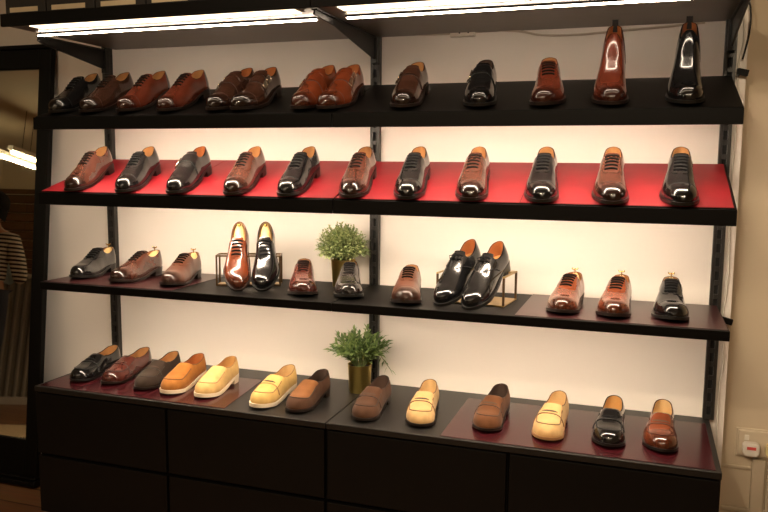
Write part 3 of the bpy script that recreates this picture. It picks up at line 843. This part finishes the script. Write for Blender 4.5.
# two oxfords leaning on the wire stand
def lean(F, toe_x, toe_d, yaw, pitch, L=.292, h=.001, sc=1.0):
    a = R(yaw)
    return F @ T(toe_x, toe_d, h) @ RZ(a) @ RX(R(pitch)) @ Matrix.Scale(sc, 4) @ T(0, L / 2, -.011)
Mx = lean(F3, -.408, .095, 24, 39, sc=.95)
shoe('oxford', 'chest', Mx, 'chestnut oxford leaning heel-up on the bronze wire stand', group=OX, lining=M_insole2, insole=M_insole2); shoe_tree(Mx, 'wooden shoe tree in the chestnut oxford on the wire stand', False)
Mx = lean(F3, -.318, .132, 24, 39, sc=.95)
shoe('oxford', 'black', Mx, 'black oxford leaning heel-up on the bronze wire stand', group=OX, lining=M_insole2, insole=M_insole2, foot=-1); shoe_tree(Mx, 'wooden shoe tree in the black oxford on the wire stand', False)
Mx = lean(F3, .341, .084, -17, 25, sc=1.0)
shoe('derby', 'black', Mx, 'left glossy black derby leaning on the brass riser', group='pair of black derbies on the brass riser', lining=M_lin_or)
Mx = lean(F3, .443, .052, -17, 25, sc=1.0)
shoe('derby', 'black', Mx, 'right glossy black derby leaning on the brass riser', group='pair of black derbies on the brass riser', lining=M_lin_or)
# cabinet top
r4 = [
 ('penny', 'black', -1.099, .081, 2, 'black penny loafer at the left end of the cabinet top', {}),
 ('penny', 'burg', -.965, .095, 0, 'burgundy penny loafer second from the left on the cabinet top', {}),
 ('penny', 'sdark', -.802, .079, 3, 'dark brown suede loafer third from the left on the cabinet top', {}),
 ('slip_on_white', 'stan', -.677, .067, 3, 'orange-tan suede slip-on with cream sole', {'sole': 'white', 'lining': M_lin_or}),
 ('slip_on_white', 'scream', -.535, .073, 3, 'cream slip-on with cream sole at the left mat edge', {'sole': 'white', 'lining': M_insole}),
 ('penny_white', 'syel', -.297, .045, -3, 'pale yellow penny loafer with cream sole, on the bare black worktop', {'sole': 'white', 'lining': M_insole2}),
 ('slip_on', 'sbrown', -.158, .047, -2, 'brown suede slip-on just left of the central cabinet seam', {'lining': M_lindark, 'insole': M_lindark}),
 ('penny', 'sbrown', .092, .045, 1, 'brown suede penny loafer in front of the lower plant', {'lining': M_lindark, 'insole': M_lin_or}),
 ('penny', 'sand', .287, .057, 6, 'sand suede penny loafer on bare black worktop right of the lower plant', {'lining': M_insole2, 'insole': M_insole2}),
 ('penny', 'srust', .504, .085, -3, 'rust brown suede penny loafer at left end of the right burgundy mat', {'lining': M_lindark, 'insole': M_lindark}),
 ('penny', 'sand', .699, .070, -4, 'sand suede penny loafer on the right burgundy mat', {'lining': M_insole2, 'insole': M_insole, 'sole': 'tan'}),
 ('penny', 'black', .886, .080, -2, 'black penny loafer second from the right on the cabinet top', {'lining': M_insole}),
 ('penny', 'chest', 1.038, .091, -2, 'chestnut penny loafer at the right end of the cabinet top', {'lining': M_insole2, 'insole': M_insole2, 'sole': 'black'}),
]
for st, c, x, d, yw, lab, kw in r4:
    mh = .0024 if (x < -.45 or x > .4) else .0006
    shoe(st, c, put(F4, x + (.012 if x < .3 else .004), d - .006, yw, .277, mh), lab, group=PL, **kw)

# ------------------------------------------------------------------ stands
A, Bp = Vector((-.533, -.281, 0)), Vector((-.315, -.195, 0))
dx = (Bp - A); Ln = dx.length; ang = math.atan2(dx.y, dx.x)
t = thing('shoe_stand', 'bronze wire frame stand under the two leaning oxfords', 'shoe stand', T(A.x, A.y, Z3 + .0006) @ RZ(ang))
m = MB(); hh = .112; q = .0032
for yy in (0, .070):
    m.box(-q, q, yy - q, yy + q, 0, hh); m.box(Ln - q, Ln + q, yy - q, yy + q, 0, hh)
m.box(-q, Ln + q, -q, q, hh - q, hh + q); m.box(-q, Ln + q, .070 - q, .070 + q, hh - q, hh + q)
m.box(-q, q, 0, .07, hh - q, hh + q); m.box(Ln - q, Ln + q, 0, .07, hh - q, hh + q); m.box(-q, Ln + q, -q, q, 0, 2 * q)
m.build('wire_frame', M_bronze, t, bevel=.0008)
m = MB(); m.box(0, Ln, 0, .07, 0, .003); m.build('base_plate', M_gold, t, bevel=.0008)
A = Vector((.545, -.315, 0)); ang = R(-6); wd = .228
t = thing('shoe_riser', 'brass riser holding up the heels of the two black derbies', 'shoe stand', T(A.x, A.y, Z3 + .0006) @ RZ(ang))
m = MB(); m.box(-wd, .003, -.003, .155, 0, .004); m.build('base_plate', M_gold, t, bevel=.0008)
q = .0035; hh = .094
for x in (0, -wd):
    for y in (0, .150):
        m = MB(); m.box(x - q, x + q, y - q, y + q, .004, hh); m.build('post', M_bronze, t, bevel=.0008)
m = MB()
for x in (0, -wd): m.box(x - q, x + q, -q, .155, hh, hh + .005)
m.box(-wd - q, q, .115, .155, hh, hh + .005)
m.build('top_plate', M_gold, t, bevel=.0008)

# ------------------------------------------------------------------ plants
def leafm(name, c1, c2):
    m, nt, b = newmat(name)
    g = nt.nodes.new('ShaderNodeNewGeometry'); x = nt.nodes.new('ShaderNodeMix'); x.data_type = 'RGBA'
    x.inputs[6].default_value = (*c1, 1); x.inputs[7].default_value = (*c2, 1)
    nt.links.new(g.outputs['Random Per Island'], x.inputs[0]); nt.links.new(x.outputs[2], b.inputs['Base Color'])
    b.inputs['Roughness'].default_value = .55; return m
L1 = leafm('grey green sprig leaves', (.13, .20, .06), (.42, .46, .20))
L2 = leafm('bright green leaves', (.06, .13, .03), (.26, .36, .12))
M_stem = plain('green stem', (.10, .13, .04), .7)
def leaf(m, p, d, ln, w, droop=.2):
    d = d.normalized(); s = d.cross(Vector((0, 0, 1)))
    if s.length < .05: s = Vector((1, 0, 0))
    s.normalize(); n = s.cross(d)
    a = random.uniform(-.6, .6); s = (s * math.cos(a) + n * math.sin(a))
    q = p + d * ln * .5; e = p + d * ln - Vector((0, 0, droop * ln))
    m.add([p, q + s * w * .5 + n * w * .1, e, q - s * w * .5 + n * w * .1, q], [(0, 1, 4), (1, 2, 4), (2, 3, 4), (3, 0, 4)])
def pot(t, r0, r1, h):
    m = MB(); m.lathe([(r0 * .96, 0), (r0, .003), (r1, h - .002), (r1 + .0008, h), (r1 - .002, h), (r1 - .003, h - .014), (.002, h - .014)], 40)
    m.build('pot', M_goldpot, t, 50)
    m = MB(); m.lathe([(r1 - .003, h - .016), (r1 - .004, h - .010), (.002, h - .007)], 20); m.build('soil', M_soil, t)
t = thing('potted_plant', 'bushy grey-green plant in a gold pot behind the charcoal oxford', 'plant', T(-.092, -.115, Z3 + .0006), 'artificial plants in gold pots')
pot(t, .040, .046, .100)
m = MB(); ms = MB(); cen = Vector((-.003, 0, .148))
for k in range(330):
    u = random.uniform(-.42, 1); a = random.uniform(0, 2 * PI); rr = math.sqrt(1 - u * u)
    d = Vector((rr * math.cos(a), rr * math.sin(a), u)); R_ = random.uniform(.075, .098)
    e = cen + Vector((d.x * R_ * 1.02, d.y * R_ * .9, d.z * R_ * .92))
    b0 = Vector((random.uniform(-.015, .015), random.uniform(-.015, .015), .10))
    mid = b0.lerp(e, .5) + Vector((0, 0, .012))
    ms.tube([b0, mid, e], [.0012, .0009, .0005], 4)
    for i in range(18):
        tt = .25 + .75 * i / 17; p = (b0.lerp(mid, tt * 2) if tt < .5 else mid.lerp(e, tt * 2 - 1))
        dd = (e - mid).normalized() + Vector((random.uniform(-1, 1), random.uniform(-1, 1), random.uniform(-.6, 1))) * .9
        leaf(m, p, dd, random.uniform(.011, .019), .0066)
m.build('foliage', L1, t); ms.build('stems', M_stem, t)
t = thing('potted_plant', 'leafy green plant in a gold pot on the cabinet top', 'plant', T(-.020, -.128, ZC + .0006), 'artificial plants in gold pots')
pot(t, .040, .0445, .105)
m = MB(); ms = MB()
for k in range(95):
    a = random.uniform(0, 2 * PI); sp = random.uniform(.1, 1) ** .7; hgt = .105 + random.uniform(.45, 1) * (.172 - .085 * sp)
    e = Vector((math.cos(a) * .108 * sp, math.sin(a) * .090 * sp, hgt))
    b0 = Vector((math.cos(a) * .018, math.sin(a) * .018, .095)); mid = b0.lerp(e, .5) + Vector((0, 0, .025 * sp))
    ms.tube([b0, mid, e], [.0016, .0012, .0007], 4)
    for i in range(13):
        tt = .22 + .78 * i / 12; p = (b0.lerp(mid, tt * 2) if tt < .5 else mid.lerp(e, tt * 2 - 1))
        dd = (e - mid).normalized() * .9 + Vector((random.uniform(-1, 1), random.uniform(-1, 1), random.uniform(-.2, .9))) * .75
        leaf(m, p, dd, random.uniform(.026, .040), .0105)
e = Vector((.128, -.02, .10)); b0 = Vector((.03, -.005, .12)); mid = Vector((.085, -.012, .150))
ms.tube([b0, mid, e], .0011, 4)
for i in range(9):
    tt = .5 + .5 * i / 8; p = mid.lerp(e, tt * 2 - 1)
    leaf(m, p, Vector((random.uniform(-.5, 1), random.uniform(-.6, .6), random.uniform(-1, .2))), .028, .008)
m.build('foliage', L2, t); ms.build('stems', M_stem, t)

# ------------------------------------------------------------------ standing mirror
MT = T(0, -.25, 0) @ RX(R(-6.37))
t = thing('standing_mirror', 'tall black framed mirror leaning against the wall left of the shelves', 'mirror', T(-1.80, -.25, 0) @ RX(R(-6.37)))
xl, xr, hz = -.335, .335, 1.89
m = MB(); fw = .062
m.box(xl, xl + fw, 0, .028, .03, hz); m.box(xr - fw, xr, 0, .028, .03, hz)
m.box(xl + fw, xr - fw, 0, .028, hz - .085, hz); m.box(xl + fw, xr - fw, 0, .028, .03, .200)
m.box(xl - .006, xr + .006, -.008, .03, hz, hz + .018)
m.box(xl + fw - .001, xl + fw + .006, .004, .022, .20, hz - .085); m.box(xr - fw - .006, xr - fw + .001, .004, .022, .20, hz - .085)
m.build('frame', plain('black stained frame wood', (.0028, .0023, .002), .45, noise=.2, spec=.12), t, bevel=.004)
m = MB(); m.box(xl - .012, xr + .012, -.022, .036, .006, .030); m.box(xl - .006, xr + .006, -.012, .032, .030, .045); m.build('base', M_black, t, bevel=.006)
m = MB(); m.box(xl + fw - .004, xr - fw + .004, .012, .017, .195, hz - .080)
mm, nt, b = newmat('silvered mirror glass'); b.inputs['Base Color'].default_value = (.80, .76, .66, 1); b.inputs['Metallic'].default_value = 1; b.inputs['Roughness'].default_value = .015
m.build('mirror_glass', mm, t)
m = MB(); m.box(xl + .01, xr - .01, .018, .027, .05, hz - .01); m.build('backing_board', M_black, t)

# ------------------------------------------------------------------ what the mirror looks at
def tube_lamp(x, y, z, L, yaw, label):
    t = thing('tube_lamp', label, 'ceiling light', T(x, y, z) @ RZ(yaw), 'hanging tube lamps')
    m = MB(); m.box(-.03, .03, -L / 2, L / 2, .02, .06); m.build('housing', M_white, t, bevel=.004)
    m = MB(); m.tube([(0, -L / 2 + .03, 0), (0, L / 2 - .03, 0)], .016, 12); m.build('tube', M_tube, t, 60)
    m = MB()
    for yy in (-L / 3, L / 3): m.tube([(0, yy, .06), (0, yy, H - z)], .003, 6)
    m.build('hanging_wire', M_metal, t)
tube_lamp(-5.10, -3.35, 2.17, 1.2, R(-8), 'hanging tube lamp seen in the mirror, nearer one')
tube_lamp(-4.86, -3.62, 2.17, 1.0, R(-8), 'hanging tube lamp seen in the mirror, further one')
# ribbed folding screen behind the person
t = thing('ribbed_screen', 'low grey vertically ribbed screen reflected in the mirror behind the person', 'screen', T(-3.52, -2.10, 0) @ RZ(math.atan2(-.75, .66)))
m = MB(); n = 22; wv = 1.3
rows = [[(-wv / 2 + wv * i / (n * 4), .022 * math.cos(2 * PI * i / 4 + .4), z) for i in range(n * 4 + 1)] for z in (.05, .95)]
m.grid(rows); rows2 = [[(p[0], p[1] - .012, p[2]) for p in r] for r in rows]; m.grid(rows2, True)
mr_, nt, b = newmat('grey ribbed panel'); tc = nt.nodes.new('ShaderNodeTexCoord'); wv_ = nt.nodes.new('ShaderNodeTexWave'); wv_.inputs['Scale'].default_value = 5.4
rp = nt.nodes.new('ShaderNodeValToRGB'); rp.color_ramp.elements[0].color = (.10, .085, .065, 1); rp.color_ramp.elements[1].color = (.42, .38, .30, 1)
nt.links.new(tc.outputs['Object'], wv_.inputs['Vector']); nt.links.new(wv_.outputs['Color'], rp.inputs[0]); nt.links.new(rp.outputs[0], b.inputs['Base Color']); b.inputs['Roughness'].default_value = .7
m.build('ribbed_panel', mr_, t)
m = MB(); m.box(-wv / 2, wv / 2, -.045, .03, .95, .985); m.box(-wv / 2, wv / 2, -.05, .04, 0, .055); m.build('rail', plain('pale rail', (.35, .31, .25), .6), t, bevel=.003)
t = thing('woven_rug', 'small fringed beige rug on the floor in front of the mirror', 'rug', T(-2.75, -1.05, 0) @ RZ(R(-45)))
m = MB(); m.box(-.45, .45, -.22, .22, .0005, .008); m.build('rug_body', plain('beige woven rug', (.50, .38, .22), .9, noise=.3, scale=90, bump=.5), t)
m = MB()
for k in range(60):
    x = -.445 + .89 * k / 59
    for s in (-1, 1): m.box(x - .003, x + .003, s * .22 if s > 0 else -.25, .25 if s > 0 else -.22, .0005, .004)
m.build('fringe', plain('dark fringe', (.10, .06, .03), .9), t)

# person (seen only in the mirror): faces the front wall, holding a pale blue cloth
def skin_obj(name, nodes, edges, mat, parent, sub=2):
    me = bpy.data.meshes.new(name); me.from_pydata([n[:3] for n in nodes], edges, [])
    o = link(name, me, parent); me.materials.append(mat)
    md = o.modifiers.new('skin', 'SKIN'); md.use_smooth_shade = True
    for i, n in enumerate(nodes):
        r = n[3]; me.skin_vertices[0].data[i].radius = (r if not isinstance(r, tuple) else r[0], r if not isinstance(r, tuple) else r[1])
    me.skin_vertices[0].data[0].use_root = True
    s = o.modifiers.new('sub', 'SUBSURF'); s.levels = sub; s.render_levels = sub
    return o
M_skin = plain('skin', (.50, .27, .16), .5, noise=.06); M_hair = plain('black hair', (.006, .005, .0045), .75, noise=.3, spec=.2, scale=60, stretch=(1, 1, .1), bump=.4)
M_jean = plain('dark navy trousers', (.012, .015, .028), .8, noise=.25, scale=60)
M_cloth = plain('pale blue cloth', (.42, .55, .62), .8, noise=.08)
ms_, nt, b = newmat('black and cream striped jersey'); tc = nt.nodes.new('ShaderNodeTexCoord'); sp = nt.nodes.new('ShaderNodeSeparateXYZ')
mt = nt.nodes.new('ShaderNodeMath'); mt.operation = 'MULTIPLY'; mt.inputs[1].default_value = 34.0
fr = nt.nodes.new('ShaderNodeMath'); fr.operation = 'FRACT'; gt = nt.nodes.new('ShaderNodeMath'); gt.operation = 'GREATER_THAN'; gt.inputs[1].default_value = .5
mx = nt.nodes.new('ShaderNodeMix'); mx.data_type = 'RGBA'; mx.inputs[6].default_value = (.015, .014, .016, 1); mx.inputs[7].default_value = (.62, .56, .44, 1)
nt.links.new(tc.outputs['Object'], sp.inputs[0]); nt.links.new(sp.outputs['Z'], mt.inputs[0]); nt.links.new(mt.outputs[0], fr.inputs[0]); nt.links.new(fr.outputs[0], gt.inputs[0])
nt.links.new(gt.outputs[0], mx.inputs[0]); nt.links.new(mx.outputs[2], b.inputs['Base Color']); b.inputs['Roughness'].default_value = .85
P = thing('person', 'person in a striped top holding pale blue cloth, reflected in the standing mirror', 'person', T(-3.30, -1.585, 0) @ RZ(R(-24)) @ Matrix.Scale(.935, 4))
# body: pelvis root; faces -y, left side is +x
N = [(0, 0, .90, (.14, .10)), (0, .01, 1.04, (.125, .09)), (0, .01, 1.20, (.145, .10)), (0, .0, 1.31, (.10, .075)), (0, -.015, 1.37, .052), (0, -.035, 1.43, .055)]
Ed = [(0, 1), (1, 2), (2, 3), (3, 4), (4, 5)]
for s in (1, -1):
    b0 = len(N)
    N += [(s * .085, 0, .82, .088), (s * .095, -.01, .47, .056), (s * .095, .02, .25, .052), (s * .095, .03, .085, .036), (s * .10, -.06, .04, .036), (s * .105, -.15, .032, .028)]
    Ed += [(0, b0)] + [(b0 + i, b0 + i + 1) for i in range(5)]
    b1 = len(N)
    N += [(s * .165, .01, 1.27, .052), (s * .215, .0, 1.10, .044), (s * .235, -.01, 1.02, .040), (s * .20, -.13, 1.00, .034), (s * .12, -.245, 1.02, .024), (s * .105, -.275, 1.025, .026), (s * .09, -.315, 1.03, .025)]
    Ed += [(3, b1)] + [(b1 + i, b1 + i + 1) for i in range(6)]
skin_obj('body', N, Ed, M_skin, P)
for s in (1, -1):
    for k in range(4):
        bx_, bz_ = s * (.086 - .0), 1.050 - .018 * k
        ln = (.8, 1, .95, .75)[k]
        skin_obj('finger', [(s * .092, -.322, bz_, .009), (s * .080, -.322 - .030 * ln, bz_, .0085), (s * .062, -.322 - .048 * ln, bz_ - .003, .008), (s * .044, -.322 - .045 * ln, bz_ - .006, .007)], [(0, 1), (1, 2), (2, 3)], M_skin, P, 1)
    skin_obj('thumb', [(s * .095, -.285, 1.048, .011), (s * .080, -.300, 1.068, .010), (s * .060, -.325, 1.072, .008)], [(0, 1), (1, 2)], M_skin, P, 1)
# head with a face
m = MB()
def head_pt(a, e):
    ce = math.cos(e); x = .074 * ce * math.cos(a); y = .092 * ce * math.sin(a); z = .112 * math.sin(e)
    front = max(0, -math.sin(a)) * ce
    if z < 0: x *= 1 - .30 * (-z / .112); y = y * (1 - .15 * (-z / .112)) - .012 * (-z / .112)
    d = 0
    fa = -PI / 2; da = (a - fa + PI) % (2 * PI) - PI
    d += .020 * math.exp(-(da / .14) ** 2 - ((z + .012) / .020) ** 2)      # nose
    d -= .008 * (math.exp(-((abs(da) - .38) / .17) ** 2 - ((z - .012) / .014) ** 2))   # eye sockets
    d += .005 * math.exp(-(da / .28) ** 2 - ((z + .050) / .008) ** 2)     # lips
    d += .006 * math.exp(-(da / .3) ** 2 - ((z + .088) / .016) ** 2)      # chin
    r = Vector((x, y, 0));
    if r.length > 1e-6: x += d * r.x / r.length; y += d * r.y / r.length
    return Vector((x, y, z))
rows = [[head_pt(2 * PI * i / 48, -PI / 2 + PI * j / 32) for i in range(49)] for j in range(33)]
m.grid(rows)
hd = m.build('head', M_skin, P, 180, merge=1e-5); hd.matrix_local = T(0, -.055, 1.515) @ RX(R(14))
for s in (1, -1):
    m = MB(); m.lathe([(.001, -.010), (.007, -.006), (.010, 0), (.007, .006), (.001, .010)], 12)
    o = m.build('eye', plain('eye white', (.7, .68, .62), .2) if s > 0 else bpy.data.materials['eye white'], hd, 60); o.matrix_local = T(s * .030, -.079, .012)
    m = MB(); m.lathe([(.002, -.028), (.012, -.020), (.017, .008), (.012, .026), (.002, .030)], 12, sx=.35)
    o = m.build('ear', M_skin, hd, 60); o.matrix_local = T(s * .074, .008, 0)
m = MB(); m.tube([(-.022, -.098, -.050), (0, -.103, -.052), (.022, -.098, -.050)], [.002, .005, .002], 8); m.build('mouth', plain('lips', (.35, .10, .08), .5), hd, 60)
m = MB(); rows = []
for j in range(15):
    e = -.42 + (PI / 2 + .42) * j / 14; row = []
    for i in range(33):
        a = 2 * PI * i / 32; p = head_pt(a, e); f = max(0, -math.sin(a))
        k = 1.16 + .03 * math.sin(7 * a + 5 * e)
        if e < .55 and f > .35: k = .94
        row.append(Vector((p.x * k * 1.03, p.y * k, p.z * 1.12 - (.055 if e < -.3 and f < .35 else 0))))
    rows.append(row)
m.grid(rows); m.build('hair', M_hair, hd, 180)
# striped top
N = [(0, .01, .905, (.172, .130)), (0, .015, 1.05, (.155, .115)), (0, .015, 1.20, (.175, .125)), (0, .005, 1.29, (.135, .095)), (0, -.005, 1.345, (.072, .068))]
Ed = [(0, 1), (1, 2), (2, 3), (3, 4)]
for s in (1, -1):
    b1 = len(N)
    N += [(s * .165, .01, 1.265, .070), (s * .218, .0, 1.11, .062), (s * .238, -.012, 1.02, .058), (s * .205, -.12, 1.0, .050), (s * .145, -.21, 1.015, .040)]
    Ed += [(3, b1)] + [(b1 + i, b1 + i + 1) for i in range(4)]
skin_obj('striped_top', N, Ed, ms_, P)
N = [(0, .005, .96, (.150, .112))]; Ed = []
for s in (1, -1):
    b0 = len(N); N += [(s * .085, 0, .82, .108), (s * .095, -.005, .47, .080), (s * .095, .02, .25, .074), (s * .095, .025, .10, .070)]
    Ed += [(0, b0)] + [(b0 + i, b0 + i + 1) for i in range(3)]
skin_obj('trousers', N, Ed, M_jean, P)
for s in (1, -1):
    N = [(s * .095, .045, .045, .050), (s * .10, -.05, .042, .048), (s * .105, -.14, .036, .042), (s * .106, -.19, .032, .032)]
    skin_obj('trainer', N, [(0, 1), (1, 2), (2, 3)], M_soleblk, P)
t = thing('folded_cloth', 'pale blue cloth in the hands of the person in the mirror', 'cloth', T(-3.30, -1.585, 0) @ RZ(R(-24)) @ Matrix.Scale(.935, 4))
m = MB(); rows = []
for j in range(9):
    rows.append([Vector((.10 - .20 * i / 12, -.335 - .02 * math.sin(i * 1.1 + j * .5) - .004 * j, 1.125 - .020 * j + .012 * math.cos(i * .8))) for i in range(13)])
m.grid(rows); rows2 = [[p + Vector((0, .014, -.004)) for p in r] for r in rows]; m.grid(rows2, True)
m.build('cloth_sheet', M_cloth, t, 180)

# ------------------------------------------------------------------ lights
def spot(x, y, z, tx, ty, tz, e, size, blend=.6, r=.03, col=(1, .80, .54)):
    l = bpy.data.lights.new('ceiling_spot', 'SPOT'); l.energy = e; l.spot_size = R(size); l.spot_blend = blend; l.shadow_soft_size = r; l.color = col
    o = bpy.data.objects.new('ceiling_spot', l); C.objects.link(o); o.location = (x, y, z)
    o.rotation_euler = (Vector((tx, ty, tz)) - Vector((x, y, z))).to_track_quat('-Z', 'Y').to_euler()
for x, e in ((-.8, 22), (.35, 54), (1.25, 62)):
    spot(x, -2.75, 2.45, x, -.25, .85, e, 75)
l = bpy.data.lights.new('room_fill', 'AREA'); l.shape = 'RECTANGLE'; l.size = 3; l.size_y = 1.6; l.energy = 40; l.color = (1, .78, .52)
o = bpy.data.objects.new('room_fill', l); C.objects.link(o); o.location = (-.6, -4.0, 2.58)
w = bpy.data.worlds.new('world'); bpy.context.scene.world = w; w.use_nodes = True
w.node_tree.nodes['Background'].inputs[0].default_value = (1, .8, .55, 1); w.node_tree.nodes['Background'].inputs[1].default_value = .05

# ------------------------------------------------------------------ camera
cam = bpy.data.cameras.new('camera'); co = bpy.data.objects.new('camera', cam); C.objects.link(co)
r_ = Vector((.94606425, .32387645, .00815307)); u_ = Vector((-.04697591, .11223334, .99257088)); f_ = Vector((-.32055529, .93941882, -.12139434))
co.matrix_world = Matrix(((r_.x, u_.x, -f_.x, .96542), (r_.y, u_.y, -f_.y, -2.74489), (r_.z, u_.z, -f_.z, 1.40482), (0, 0, 0, 1)))
cam.sensor_width = 36; cam.lens = 764.1 / 768 * 36; cam.clip_start = .02
S = bpy.context.scene; S.camera = co
S.view_settings.view_transform = 'Standard'; S.view_settings.look = 'None'; S.view_settings.exposure = 0
S.cycles.use_denoising = True; S.cycles.max_bounces = 8; S.cycles.sample_clamp_indirect = 6
